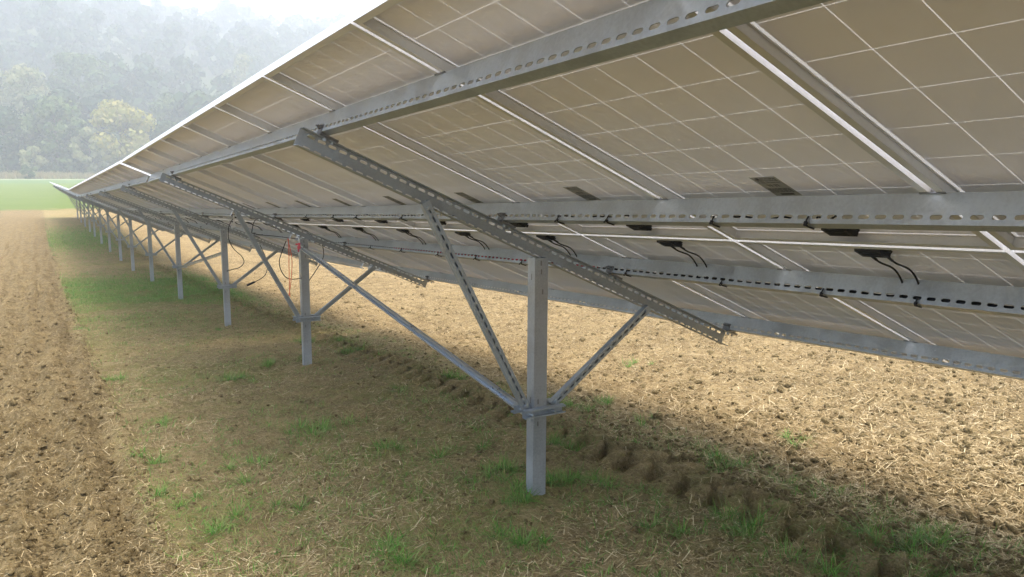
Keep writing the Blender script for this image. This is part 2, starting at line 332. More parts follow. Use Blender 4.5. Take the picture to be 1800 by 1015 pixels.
def strips(x, y, z, length, width, az, tilt, bend, roll_up=None):
    """curved 3-segment strips starting near (x,y,z); returns V,F"""
    n = len(x); t = np.array([0, 0.34, 0.68, 1.0]); s_ = t[None, :]*length[:, None]
    dx, dy = np.cos(az)[:, None], np.sin(az)[:, None]; ang = tilt[:, None]+bend[:, None]*t[None, :]
    hx = np.cumsum(np.concatenate([np.zeros((n,1)), np.diff(s_, axis=1)*np.cos(ang[:, 1:])], 1), 1)
    hz_ = np.cumsum(np.concatenate([np.zeros((n,1)), np.diff(s_, axis=1)*np.sin(ang[:, 1:])], 1), 1)
    cx, cy, cz = x[:, None]+hx*dx, y[:, None]+hx*dy, z[:, None]+hz_
    return cx, cy, cz, -dy, dx
def strip_mesh(name, x, y, z, length, width, az, tilt, bend, taper, mat, up=0.35):
    cx, cy, cz, px, py = strips(x, y, z, length, width, az, tilt, bend); n = len(x)
    wv = width[:, None]*0.5*(1-taper*np.array([0.1, 0.15, 0.45, 0.97])[None, :]); r = RNG.uniform(-up, up, n)[:, None]
    V = np.empty((n, 4, 2, 3)); 
    for s_, k in ((1, 0), (-1, 1)):
        V[:, :, k, 0] = cx+s_*px*wv; V[:, :, k, 1] = cy+s_*py*wv; V[:, :, k, 2] = cz+s_*wv*r
    b = (np.arange(n)*8)[:, None]; q = np.array([[0,1,3,2],[2,3,5,4],[4,5,7,6]])
    F = (b[:, None, :]+q[None]).reshape(-1, 4)
    return np_mesh(name, V.reshape(-1, 3), F, mat)
def pick_y(n, lo, hi, power=1.0):
    """denser close by: nobody resolves a single stalk far away"""
    u = RNG.random(n)
    if power == 1.0: return lo*(hi/lo)**u
    a = 1-power; return (lo**a+u*(hi**a-lo**a))**(1/a)

def build_straw():
    xs, ys, ls = [], [], []
    # bright mulch on the low side
    n = 95000; y = pick_y(n, 1.2, 26, 1.15)-0.4; x = 3.15+RNG.random(n)**1.15*(2.2+0.75*y)
    k = (RNG.random(n) < 0.25+0.75*sstep(x+0.5*(fbm(x, y, 0.9, 71, 3)-0.5), 3.2, 4.2)); xs.append(x[k]); ys.append(y[k]); ls.append(RNG.gamma(2.6, 0.014, k.sum())+0.012)
    # strip below the modules
    n = 85000; y = pick_y(n, 1.3, 26, 1.3)-0.3; x = RNG.uniform(0.3, 3.6, n); k = (fbm(x, y, 1.6, 81, 3)+RNG.normal(0, 0.06, n) > 0.42) & ((np.abs(x-2.92) > 0.18) | (RNG.random(n) < 0.35))
    xs.append(x[k]); ys.append(y[k]); ls.append(RNG.gamma(1.7, 0.015, k.sum())+0.009)
    # ploughed side
    n = 15000; y = pick_y(n, 2.2, 30, 1.3); x = 0.45-RNG.random(n)*(0.9+0.14*y); xs.append(x); ys.append(y); ls.append(RNG.gamma(2.4, 0.011, n)+0.010)
    x, y, l = map(np.concatenate, (xs, ys, ls)); n = len(x); l = np.clip(l, 0.012, 0.19)
    z = ground_z(x, y); az = RNG.uniform(0, 2*math.pi, n); z2 = ground_z(x+np.cos(az)*l*0.9, y+np.sin(az)*l*0.9)
    tilt = np.arctan2(z2-z, l)+RNG.normal(0.04, 0.13, n); bend = RNG.normal(-0.08, 0.22, n)
    o = link('straw_litter', strip_mesh('straw_litter', x, y, z+0.003, l, (RNG.gamma(3.0, 0.0006, n)+0.0009)*np.where(x < 0.45, 0.75, 1.0), az, tilt, bend, 0.15, M_STRAW))
    tag(o, 'pale dry straw and chaff scattered over the brown soil', 'straw', kind='stuff')
build_straw()

TUFTS = [(1.56,5.1,1.1),(1.41,5.2,1.0),(2.16,4.15,1.2),(2.11,3.74,1.3),(2.5,5.98,0.8),(3.09,6.1,1.0),(0.53,5.07,0.8),(1.48,7.27,0.8),(2.49,3.21,0.9),
         (3.25,4.71,1.2),(2.73,3.76,0.9),(3.44,3.96,0.6),(3.29,3.0,0.9),(0.68,5.97,0.7),(3.47,4.5,0.9),(2.02,3.2,0.7),(2.28,3.35,0.9),(2.05,3.42,0.9),(2.7,2.3,1.2),
         (3.0,1.75,1.4),(3.15,1.9,1.2),(1.2,2.95,0.8),(1.0,3.8,0.6),(0.62,3.75,0.7),(1.75,2.75,0.8),(0.9,4.5,0.7),(1.8,4.5,0.7),(0.45,4.35,0.5),(2.4,2.6,0.7),
         (2.75,8.0,1.2),(2.9,8.6,1.2),(2.6,9.0,1.0),(2.95,7.5,1.0),(1.9,7.9,0.8),(0.5,8.0,0.6),(0.42,12.0,0.7),(1.9,10.8,0.7),(3.9,3.1,0.4),(4.7,5.5,0.4),(2.62,1.95,1.1)]
def build_grass():
    X, Y, L, AZ, TI = [], [], [], [], []
    TT = [(tx+RNG.normal(0, 0.07), ty+RNG.normal(0, 0.09), s_*RNG.uniform(0.3, 1.0)) for tx, ty, s_ in TUFTS for _ in range(RNG.integers(2, 5))]
    for tx, ty, s_ in TT:
        n = int(110*s_+8); r = np.abs(RNG.normal(0, 0.05*s_, n)); a = RNG.uniform(0, 6.283, n)
        X.append(tx+r*np.cos(a)*RNG.uniform(0.5, 1.8)); Y.append(ty+r*np.sin(a)*RNG.uniform(0.5, 1.8)); L.append(RNG.uniform(0.04, 0.13, n)*(0.7+0.45*s_)); AZ.append(a+RNG.normal(0, 0.9, n)); TI.append(RNG.uniform(0.6, 1.45, n))
    n = 5200; cx = RNG.uniform(0.4, 3.5, n); cy = pick_y(n, 1.5, 24, 1.1); kk = fbm(cx, cy, 1.1, 191, 3) > 0.44; cx, cy = cx[kk], cy[kk]                       # small volunteers in the strip
    for a_, b_ in zip(cx, cy):
        k = RNG.integers(2, 16); X.append(a_+RNG.normal(0, 0.03, k)); Y.append(b_+RNG.normal(0, 0.03, k)); L.append(RNG.uniform(0.02, 0.075, k)); AZ.append(RNG.uniform(0, 6.283, k)); TI.append(RNG.uniform(0.4, 1.4, k))
    n = 42000; x = RNG.uniform(0.35, 3.3, n); y = RNG.normal(17.2, 2.6, n); k = fbm(x, y, 1.3, 141, 4)+RNG.normal(0, 0.04, n) > 0.46      # the lush band further on
    X.append(x[k]); Y.append(y[k]); n = k.sum(); L.append(RNG.uniform(0.03, 0.11, n)); AZ.append(RNG.uniform(0, 6.283, n)); TI.append(RNG.uniform(0.6, 1.5, n))
    n = 9000; x = RNG.uniform(0.3, 2.6, n); y = RNG.normal(39, 5, n); X.append(x); Y.append(y); L.append(RNG.uniform(0.05, 0.14, n)); AZ.append(RNG.uniform(0, 6.283, n)); TI.append(RNG.uniform(0.6, 1.5, n))
    x, y, l, az, ti = map(np.concatenate, (X, Y, L, AZ, TI)); n = len(x); z = ground_z(x, y)-0.004
    o = link('grass_tufts', strip_mesh('grass_tufts', x, y, z, l, RNG.uniform(0.002, 0.0042, n)*(1+sstep(y, 10, 40)*2.5), az, ti, RNG.normal(-0.9, 0.5, n), 1.0, M_GRASS, 0.3))
    tag(o, 'fresh green grass tufts sprouting in the bare soil', 'grass', kind='stuff')
    n = 55000; x = RNG.uniform(0.35, 3.5, n); y = pick_y(n, 1.4, 26, 1.25)-0.2; k = fbm(x, y, 1.4, 151, 3)+0.06*(1.6-x)*0.5 > 0.44
    k &= (np.abs(x-2.92) > 0.19) | (RNG.random(n) < 0.25)
    x, y = x[k], y[k]; n = len(x); z = ground_z(x, y)-0.002
    o = link('sparse_grass', strip_mesh('sparse_grass', x, y, z, RNG.gamma(2.5, 0.013, n)+0.012, RNG.uniform(0.0015, 0.0032, n), RNG.uniform(0, 6.283, n), RNG.uniform(0.05, 1.1, n), RNG.normal(-0.6, 0.4, n), 1.0, M_GRASSDULL, 0.3))
    tag(o, 'thin yellowish green growth creeping over the soil below the modules', 'grass', kind='stuff')
build_grass()

def build_clods():
    protos = []
    for k in range(14):
        bm = bmesh.new(); bmesh.ops.create_icosphere(bm, subdivisions=2, radius=1.0); v = np.array([p.co[:] for p in bm.verts]); f = np.array([[q.index for q in p.verts] for p in bm.faces]); bm.free()
        a = RNG.normal(0, 1, (5, 3)); r = 1+0.26*np.sin(v@a.T*2.2+RNG.uniform(0, 6, 5)).sum(1)/1.6+RNG.normal(0, 0.17, len(v)); v = v*r[:, None]*np.array([1, RNG.uniform(0.7, 1.1), RNG.uniform(0.5, 0.8)]); protos.append((v, f))
    def scatter(name, label, x, y, s_, mat):
        z = ground_z(x, y); Vs, Fs = [], []; off = 0
        for i in range(len(x)):
            v, f = protos[i % 14]; c, sn = math.cos(i*2.4), math.sin(i*2.4)
            R_ = np.array([[c,-sn,0],[sn,c,0],[0,0,1]]); Vs.append(v@R_.T*s_[i]+np.array([x[i], y[i], z[i]-s_[i]*0.12])); Fs.append(f+off); off += len(v)
        o = link(name, np_mesh(name, np.concatenate(Vs), np.concatenate(Fs), mat, False)); tag(o, label, 'soil', kind='stuff')
    n = 9000; y = pick_y(n, 2.4, 24, 1.35); x = 0.42-RNG.random(n)*(0.75+0.15*y); s_ = np.clip(RNG.lognormal(-4.75, 0.5, n), 0.004, 0.032)*(1+0.012*y)
    scatter('ploughed_clods', 'loose brown clods along the ploughed strip at the left', x, y, s_, M_CLOD)
    n = 11000; y = pick_y(n, 1.3, 18, 1.3); x = 3.1+RNG.random(n)**1.2*(1.6+0.6*y); s_ = np.clip(RNG.lognormal(-4.6, 0.5, n), 0.004, 0.034)
    scatter('tilled_clods', 'crumbly clods among the straw right of the posts', x, y, s_, M_CLOD)
    n = 4500; y = pick_y(n, 1.3, 14, 1.3); x = RNG.uniform(0.4, 3.3, n); s_ = np.clip(RNG.lognormal(-5.0, 0.5, n), 0.003, 0.02)
    scatter('soil_crumbs', 'small soil crumbs and pebbles below the modules', x, y, s_, M_CLOD)
build_clods()

# ------------------------------------------------------------------ the solar tables
AL = math.radians(23.87); CA, SA = math.cos(AL), math.sin(AL)
TILT = Matrix.Rotation(AL, 4, 'Y')                       # local x = down the slope, y = along the row, z = up off the glass
PITCH, NM, LT = 1.01, 16, 16.16
PT = [0.30, 1.254, 1.982, 2.954]; PD = 0.087
BENTS = [1.786, 5.986, 10.186, 14.386]                    # planes of the rafter webs
XE, YE, ZE = 0.792, 2.18, 0.415                           # a point on the high edge of the near table, relative to the eye

def frame_mesh():
    mb = MB(); prof = [(0,0),(.022,0),(.022,.0018),(.0018,.0018),(.0018,.0355),(.010,.0355),(.010,.040),(0,.040)]
    W, L = 0.99, 1.65; vs_ = []
    for d, z in prof: vs_ += [(d,d,z),(L-d,d,z),(L-d,W-d,z),(d,W-d,z)]
    fs = []
    for i in range(8):
        j = (i+1) % 8
        for k in range(4): k2 = (k+1) % 4; fs.append((i*4+k, i*4+k2, j*4+k2, j*4+k))
    mb.add(vs_, fs); 
    for a in (0.35, 1.30):                                # mounting holes' screws in the flange
        for b in (0.011, 0.979): mb.cyl((a, b, 0.0), (a, b, -0.003), 0.004, 8)
    return mb.mesh('panel_frame', [M_ALU])
def laminate_mesh():
    mb = MB(); a, W, L = 0.003, 0.99, 1.65; z0, z1 = 0.0375, 0.0385
    mb.add([(a,a,z0),(L-a,a,z0),(L-a,W-a,z0),(a,W-a,z0)], [(0,3,2,1)], 0)
    mb.add([(a,a,z1),(L-a,a,z1),(L-a,W-a,z1),(a,W-a,z1)], [(0,1,2,3)], 1)
    mb.add([(a,a,z0),(L-a,a,z0),(L-a,W-a,z0),(a,W-a,z0),(a,a,z1),(L-a,a,z1),(L-a,W-a,z1),(a,W-a,z1)], [(0,1,5,4),(1,2,6,5),(2,3,7,6),(3,0,4,7)], 0)
    return mb.mesh('laminate', [M_BACK, M_GLASS])
def jbox_mesh():
    mb = MB(); z = 0.0374; h = 0.026
    pr = [(0,0),(0.066,0),(0.066,0.108),(0,0.108)]; t = 0.007
    vs_ = [(x, y, z) for x, y in pr]+[(x+(t if x == 0 else -t), y+(t if y == 0 else -t), z-h) for x, y in pr]
    mb.add(vs_, [(0,1,2,3),(7,6,5,4),(0,4,5,1),(1,5,6,2),(2,6,7,3),(3,7,4,0)])
    mb.box((0.012,-0.018,z-0.016), (0.03,0.002,z-0.003)); mb.box((0.060,0.014,z-0.018), (0.080,0.028,z-0.004)); mb.box((0.060,0.078,z-0.018), (0.080,0.092,z-0.004))
    for k in range(3): mb.box((0.014+0.016*k,0.02,z-h-0.002), (0.021+0.016*k,0.088,z-h+0.001))
    return mb.mesh('junction_box', [M_BLACK])
def label_mesh():
    mb = MB(); z = 0.0372; mb.box((0,0,z-0.0006), (0.14,0.097,z+0.0001), 0)
    rr = random.Random(3)
    for r, (x0, hgt) in enumerate([(0.010,.004),(0.019,.003),(0.026,.003),(0.038,.003),(0.085,.003),(0.093,.003),(0.101,.003),(0.109,.003)]):
        y = 0.008
        while y < 0.085:
            wd = rr.uniform(0.006, 0.02); mb.box((x0,y,z-0.0009), (x0+hgt,min(y+wd,.09),z-0.0006), 1); y += wd+0.003
    for y0 in (0.030, 0.040, 0.056, 0.066): mb.box((0.055,y0,z-0.0009), (0.070,y0+0.003,z-0.0006), 1); mb.box((0.055,y0,z-0.0009), (0.058,y0+0.007,z-0.0006), 1)
    mb.box((0.122,0.02,z-0.0009), (0.132,0.07,z-0.0006), 1); mb.box((0.006,0.07,z-0.0009), (0.02,0.08,z-0.0006), 1)
    return mb.mesh('rating_label', [M_LABEL, M_INK])
M_LABEL = plain('label_foil', (0.30, 0.31, 0.30), 0.5); M_INK = plain('label_print', (0.03, 0.03, 0.03), 0.6)
ME_FRAME, ME_LAM, ME_JB, ME_LAB = frame_mesh(), laminate_mesh(), jbox_mesh(), label_mesh()
def cable_mesh(upper, side):
    mb = MB(); z = 0.0333
    if upper and side == 0:    # from the upper module's box back up to purlin 2
        mb.tube([(1.56,0.435,z-.012),(1.52,0.41,z-.018),(1.44,0.395,z-.02),(1.38,0.375,z-.06),(1.32,0.36,-0.04),(1.275,0.33,-0.06)], 0.0032, 6)
    elif upper:
        mb.tube([(1.56,0.545,z-.012),(1.52,0.565,z-.018),(1.45,0.60,z-.02),(1.38,0.62,z-.06),(1.32,0.64,-0.04),(1.275,0.66,-0.06)], 0.0032, 6)
    else:        # from the lower module's box down to purlin 3 (x local to the lower module)
        a = 1.982-1.67; y0, dy = ((0.454, 0.0), (0.514, 0.0))[side]
        mb.tube([(0.145,y0,z-.012),(0.19,y0-0.009,z-.020),(0.25,y0-0.020,0.016),(a-0.020,y0-0.027,0.000),(a+0.012,y0-0.031,-0.028),(a+0.020,y0-0.034,-0.065)], 0.0036, 7)
        mb.cyl((0.135,y0,z-.011), (0.18,y0,z-.015), 0.005, 8)
    return mb.mesh('module_cable', [M_CABLE], True)
ME_CU, ME_CL = [cable_mesh(True, i) for i in (0, 1)], [cable_mesh(False, i) for i in (0, 1)]

def purlin_mesh():
    mb = MB(); Y, Xv, Z = (0,1,0), (1,0,0), (0,0,-1)
    mb.plate((0,0,0), Y, Z, Xv, LT, 0.0, PD, 0.0022, [0.066], 0.033, 0.0125, 0.05)
    mb.box((0.0022,0,-0.0022), (0.038,LT,0.0)); mb.box((0.0022,0,-PD), (0.036,LT,-PD+0.0022))
    mb.box((0.0338,0,-PD+0.0022), (0.036,LT,-PD+0.012))
    return mb.mesh('purlin', [M_PURLIN])
ME_PURLIN = purlin_mesh()
def clamp_mesh():
    mb = MB(); mb.box((-0.006,-0.034,-0.0035), (0.016,0.034,-0.0004)); mb.box((-0.002,-0.007,0.0), (0.010,0.007,0.040)); return mb.mesh('module_clamp', [M_BOLT])
ME_CLAMP = clamp_mesh()
def tie_mesh():
    mb = MB(); mb.tube([(-0.004,0,-0.066),(-0.006,0.001,-0.085),(0.006,0.003,-0.092),(0.038,0.004,-0.088)], 0.0030, 6); mb.box((-0.010,-0.005,-0.092), (-0.003,0.005,-0.083))
    mb.tube([(-0.008,0,-0.088),(-0.022,-0.008,-0.100),(-0.026,-0.022,-0.103)], 0.0026, 5); return mb.mesh('cable_tie', [M_BLACK])
ME_TIE = tie_mesh()

# --- the frame standing in one vertical plane; local origin on the high edge, x right, y down the row, z up
def rp(t, n): return (t*CA-n*SA, -t*SA-n*CA)             # slope coordinates -> x,z
def rafter_mesh():
    mb = MB(); t0, t1, n0, n1 = 0.225, 2.985, 0.100, 0.180; x, z = rp(t0, n0); x2, z2 = rp(t0, n1)
    U = (CA, 0, -SA); N_ = (-SA, 0, -CA)
    L = t1-t0
    mb.plate((x,0,z), U, N_, (0,1,0), L, 0, 0.036, 0.0025, [0.018], 0.038, 0.013, 0.05)                    # web, upper slots
    mb.plate((x-SA*0.036,0,z-CA*0.036), U, N_, (0,1,0), L, 0, n1-n0-0.036, 0.0025, [0.0315], 0.035, 0.0095, 0.05)
    mb.plate((x,-0.045,z), U, (0,1,0), N_, L, 0, 0.045, 0.0025)                                             # top flange
    mb.plate((x2,-0.058,z2), U, (0,1,0), (SA,0,CA), L, 0, 0.058, 0.0025)                                    # bottom flange
    for t in PT:
        for dt in (0.03, 0.065):
            a, b = rp(t+dt, n0+0.0026); c, d = rp(t+dt, n0+0.014); mb.cyl((a,-0.024,b), (c,-0.024,d), 0.010 if dt < 0.05 else 0.006, 6)
            a, b = rp(t+dt, n0); c, d = rp(t+dt, n0-0.012); mb.cyl((a,-0.024,b), (c,-0.024,d), 0.008, 6)
    return mb.mesh('rafter', [M_RAFTER])
def bracket_mesh():
    mb = MB()   # clamp plates and bolts that tie each purlin to the rafter
    for t in (0.0,):
        U = Vector((CA,0,-SA)); N_ = Vector((-SA,0,-CA)); ox, oz = rp(t, 0)
        P = lambda a, y, c: Vector((ox,y,oz))+U*a+N_*c
        def bx(a0,a1,y0,y1,c0,c1):
            v = [P(a,y,c) for c in (c0,c1) for a,y in ((a0,y0),(a1,y0),(a1,y1),(a0,y1))]; mb.add(v, [(0,3,2,1),(4,5,6,7),(0,1,5,4),(1,2,6,5),(2,3,7,6),(3,0,4,7)])
        bx(-0.0045,-0.0005,-0.050,0.0,0.052,0.0985); bx(-0.0045,0.080,-0.050,0.0,0.0885,0.0985)
        for y, c in ((-0.038,0.066),(-0.014,0.066)):
            mb.cyl(P(-0.0045,y,c), P(-0.014,y,c), 0.009, 6); mb.cyl(P(-0.014,y,c), P(-0.024,y,c), 0.004, 6)
    return mb.mesh('purlin_bracket', [M_BOLT])
PX0, PX1, PZT = 1.275, 1.352, -0.781
def post_mesh():
    mb = MB(); Y0, Y1 = -0.080, -0.015; zt, zb = PZT+0.004, -2.55; L = zt-zb
    # rolled C section: broad face towards -y, side faces with slots, lips at the back
    mb.plate((PX0,Y0,zb), (0,0,1), (1,0,0), (0,1,0), L, 0, PX1-PX0, 0.004)
    mb.plate((PX0,Y0+0.004,zb), (0,0,1), (0,1,0), (1,0,0), L, 0, Y1-Y0-0.004, 0.004)
    mb.plate((PX1-0.004,Y0+0.004,zb), (0,0,1), (0,1,0), (1,0,0), L, 0, Y1-Y0-0.004, 0.004)
    mb.box((PX0+0.004,Y1-0.004,zb), (PX0+0.024,Y1,zt)); mb.box((PX1-0.024,Y1-0.004,zb), (PX1-0.004,Y1,zt))
    for a, z_ in ((PX0+0.038,PZT-0.055),(PX0+0.036,PZT-0.012),(PX0+0.046,PZT-0.155),(PX0+0.026,-1.495),(PX0+0.026,-1.61)):
        mb.cyl((a,Y0+0.001,z_), (a,Y0-0.0008,z_), 0.004, 8, 1); mb.box((a-0.0035,Y0-0.0006,z_-0.022), (a+0.0035,Y0+0.001,z_), 1)
    for z_ in (PZT-0.09, -1.50): mb.box((PX0-0.0008,Y0+0.026,z_-0.016), (PX0+0.001,Y0+0.033,z_+0.016), 1)
    return mb.mesh('post', [M_POST, M_BOLT])
def brace_mesh(a, b, y, wd=0.040, dp=0.030, op=1):
    """slotted C from a to b (x,z); web towards the viewer's side, flanges behind"""
    mb = MB(); A, B = Vector((a[0],y,a[1])), Vector((b[0],y,b[1])); d = B-A; L = d.length; d.normalize(); v = Vector((d.z,0,-d.x)); o = A-v*(wd/2)
    mb.plate(o, d, v, (0,1,0), L, 0, wd, 0.0025, [wd/2], 0.032, 0.0095, 0.048)
    for q in (0, wd-0.0025): mb.plate(o+v*q+Vector((0,0.0025,0)), d, (0,1,0), v, L, 0, dp, 0.0025)
    mb.plate(o+Vector((0,dp,0)), d, v, (0,1,0), L, 0.0025, wd-0.0025, 0.002)
    for P in (A+d*0.03, B-d*0.03): mb.cyl(P+Vector((0,0,0)), P+Vector((0,-0.010,0)), 0.010, 6)
    return mb.mesh('brace', [M_BRACE])
def collar_mesh():
    mb = MB(); z = -1.552; x0, x1 = 1.205, 1.445
    for y0, sg in ((-0.128, 1), (0.030, -1)):            # two channels with their backs to the post
        pr = [(0,0),(0,0.034),(0.008,0.034),(0.008,0.0315),(0.0025,0.0315),(0.0025,0.0025),(0.0385,0.0025),(0.0385,0.0315),(0.033,0.0315),(0.033,0.034),(0.041,0.034),(0.041,0)]
        base = -0.084 if sg > 0 else -0.006
        vs_ = []
        for X_ in (x0, x1): vs_ += [(X_, base-sg*q if sg > 0 else base+q, z-0.0205+p) for p, q in pr]
        n = len(pr); mb.add(vs_, [(i, (i+1) % n, n+(i+1) % n, n+i) for i in range(n)])
        mb.box((x0,base-0.034 if sg > 0 else base,z-0.0205), (x0+0.002,base if sg > 0 else base+0.034,z+0.0205)) if False else None
    for X_ in (PX0-0.035, PX1+0.020):
        mb.cyl((X_,-0.135,z), (X_,0.045,z), 0.006, 8); mb.cyl((X_,-0.096,z), (X_,-0.086,z), 0.012, 6); mb.cyl((X_,0.0,z), (X_,0.010,z), 0.012, 6)
    return mb.mesh('collar', [M_BRACE])
ME_RAFTER, ME_BRKT, ME_POST, ME_COLLAR = rafter_mesh(), bracket_mesh(), post_mesh(), collar_mesh()
ME_FB = brace_mesh((1.252,-1.545), (0.700,-0.495), -0.062); ME_RB = brace_mesh((1.402,-1.545), (2.035,-1.090), -0.060, 0.036)
BENT_PARTS = [('rafter', ME_RAFTER), ('post', ME_POST), ('collar', ME_COLLAR), ('front_brace', ME_FB), ('rear_brace', ME_RB)]

def strut_mesh(a, b):
    """open lipped channel running from one post to the next, mouth towards the viewer's left"""
    A, B = Vector(a), Vector(b); d = (B-A); L = d.length; d.normalize(); s_ = Vector((-1,0,0)); s_ = (s_-d*s_.dot(d)).normalized(); v = s_.cross(d)*1.0
    mb = MB(); h = 0.041; pr = [(0,0),(0.022,0),(0.022,0.008),(0.0195,0.008),(0.0195,0.0025),(0.0025,0.0025),(0.0025,h-0.0025),(0.0195,h-0.0025),(0.0195,h-0.008),(0.022,h-0.008),(0.022,h),(0,h)]
    n = len(pr); vs_ = []
    for k in (0, L): vs_ += [A+d*k+s_*p+v*(q-h/2) for p, q in pr]
    mb.add(vs_, [(i, n+i, n+(i+1) % n, (i+1) % n) for i in range(n)])
    for P in (A+d*0.02, B-d*0.04): mb.cyl(P-s_*0.02, P+s_*0.030, 0.009, 8)
    return mb.mesh('row_brace', [M_STRUT])

def make_table(label, y0, z0, slope_deg, strut=None):
    """one 16-module-long table; origin = its near high corner"""
    root = bpy.data.objects.new('solar_table', None); C.objects.link(root); root.location = (XE, y0, z0+ZC); root.rotation_euler = (math.radians(slope_deg), 0, 0)
    tag(root, label, 'solar array', 'solar tables standing in one long row')
    th = math.radians(slope_deg)
    for k in range(NM):
        for row in (0, 1):
            p = link('solar_panel', ME_LAM, root, TILT @ Matrix.Translation((1.67*row, k*PITCH+0.01, 0)))
            link('panel_frame', ME_FRAME, p)
            if row == 0:
                link('junction_box', ME_JB, p, Matrix.Translation((1.550,0.435,0))); link('rating_label', ME_LAB, p, Matrix.Translation((1.190,0.455,0))); [link('module_cable', q, p) for q in ME_CU]
            else:
                link('junction_box', ME_JB, p, Matrix.Translation((0.075,0.435,0))); [link('module_cable', q, p) for q in ME_CL]
    for t in PT: link('purlin', ME_PURLIN, root, TILT @ Matrix.Translation((t, 0, 0)))
    for k in range(1, NM):
        for t in PT: link('module_clamp', ME_CLAMP, root, TILT @ Matrix.Translation((t, k*PITCH, 0)))
    for b in BENTS:
        off = 0.0 if y0 < 0 and b < 11 else 0.05           # the other posts were driven a little further down the slope
        for nm, me in BENT_PARTS:
            q = Vector((0, 0, 0)) if nm == 'rafter' else Vector((off, 0, -off*0.44)); link(nm, me, root, Matrix.Translation((0, b, 0)) @ Matrix.Rotation(-th, 4, 'X') @ Matrix.Translation(q))
        for t in PT: link('purlin_bracket', ME_BRKT, root, Matrix.Translation((0, b, 0)) @ Matrix.Rotation(-th, 4, 'X') @ Matrix.Translation((t*CA, 0, -t*SA)))
    if strut: link('row_brace', strut_mesh(*strut), root, Matrix.Rotation(-th, 4, 'X'))
    return root
E = lambda s: (YE+(s-1)*0.9989, ZE-(s-1)*0.047)           # along the near table's high edge
y1, z1 = E(-8.08)
t1 = make_table('nearest solar table, its grey module backs and slotted beams filling the upper right', y1, z1, -2.693,
                ((2.083-XE, 3.215-y1, -1.222-z1), (2.130-XE, 7.44-y1, -0.700-z1)))
ye, ze = E(8.08)
y2, z2 = ye+0.20, ze-0.009
t2 = make_table('second solar table along the row, just past the bright gap, with loose cables hanging', y2, z2, -2.25,
                ((2.135-XE, y2+5.90-y2, -1.765-z2), (2.135-XE, 1.73, -1.11-z2)))
s_ = math.radians(2.25); y3, z3 = y2+LT*math.cos(s_)+0.12, z2-LT*math.sin(s_)-0.004
t3 = make_table('third solar table along the row, small and level in the dip', y3, z3, -0.45)
s_ = math.radians(0.45); y4, z4 = y3+LT*math.cos(s_)+0.12, z3-LT*math.sin(s_)
t4 = make_table('farthest solar table, at the misty end of the row by the green field', y4, z4, -0.25)

# ties on the two middle purlins of the near table
for ti, ss in ((1, (0.35, 0.72, 1.28, 1.62, 2.85, 3.3, 4.1, 4.6, 5.3)), (2, (0.02, 0.42, 0.80, 1.32, 1.98, 3.0, 3.6, 4.2, 4.9, 5.6))):
    for s_ in ss: link('cable_tie', ME_TIE, t1, TILT @ Matrix.Translation((PT[ti], s_+8.08, 0)))

# cables lying in the purlins (they rest there: things of their own)
def tw(s, t, n):
    """near-table coordinates -> world"""
    y, z = E(s); return (XE+t*CA-n*SA, y-0.019*t-0.043*n, z+ZC-t*SA*0.9989-n*CA)
def run(name, ti, s0, s1, r, mat, label, seed, n_=0.062, lat=0.013):
    rr = random.Random(seed); mb = MB(); s_ = s0; pts = []
    while s_ < s1: pts.append(tw(s_, PT[ti]+lat+rr.uniform(-.003,.003), n_+rr.uniform(-.003,.003))); s_ += 0.13
    mb.tube(pts, r, 6); o = link(name, mb.mesh(name, [mat], True)); tag(o, label, 'cable')
run('string_cable', 1, -1.5, 8.0, 0.0045, M_CABLE, 'thin black cable lying in the slotted beam above the bright middle gap', 1, 0.075, 0.020)
run('string_cable', 2, -1.5, 8.0, 0.012, M_CABLE, 'thick black cable showing through the slots of the third beam down', 2, 0.064, 0.030)
run('string_cable', 2, -1.5, 0.12, 0.006, M_REDC, 'red cable in the slots of the third beam, at the right edge', 3, 0.064, 0.0125)
run('string_cable', 2, 2.25, 5.2, 0.006, M_REDC, 'red cable in the slots of the third beam, left of the first post', 4, 0.064, 0.0125)

# loose ends hanging by the second and third posts
Z = ZC
def cord(pts, r, mat, name, label, cat='cable'):
    mb = MB(); mb.tube([(x, y, z+Z) for x, y, z in pts], r, 6); o = link(name, mb.mesh(name, [mat], True)); return tag(o, label, cat)
cord([(2.175,10.4,-0.537),(2.086,10.4,-0.664),(2.060,10.4,-0.779),(2.075,10.42,-0.889),(2.14,10.45,-1.001),(2.235,10.5,-1.094),(2.26,10.5,-1.176),(2.201,10.5,-1.239),(2.10,10.46,-1.256),(2.03,10.44,-1.27)], 0.0055, M_CABLE, 'loose_cable', 'black cable looping beside the third post')
cord([(1.957,7.3,-0.64),(1.912,7.3,-0.748),(1.889,7.3,-0.826),(1.901,7.3,-0.907),(1.946,7.3,-0.979),(2.014,7.3,-0.999),(2.10,7.33,-0.998)], 0.0042, M_CABLE, 'loose_cable', 'black cable loop hanging just left of the second post')
cord([(2.485,7.9,-0.70),(2.5,7.9,-0.83),(2.486,7.9,-0.894),(2.417,7.9,-1.002),(2.30,7.9,-1.16)], 0.0042, M_CABLE, 'loose_cable', 'black cable dropping behind the right side of the second post')
cord([(2.072,8.8,-0.80),(2.123,8.8,-0.924),(2.15,8.8,-1.021),(2.128,8.8,-1.115),(2.089,8.8,-1.163),(2.001,8.8,-1.208),(1.93,8.8,-1.235)], 0.0042, M_CABLE, 'loose_cable', 'black cable with a thick connector on its low end, between second and third post')
cord([(2.032,9.0,-0.70),(2.055,9.0,-0.589),(2.101,9.0,-0.526),(2.212,9.0,-0.561),(2.304,9.0,-0.641)], 0.005, M_CABLE, 'loose_cable', 'short black cable arching under the modules above the third post')
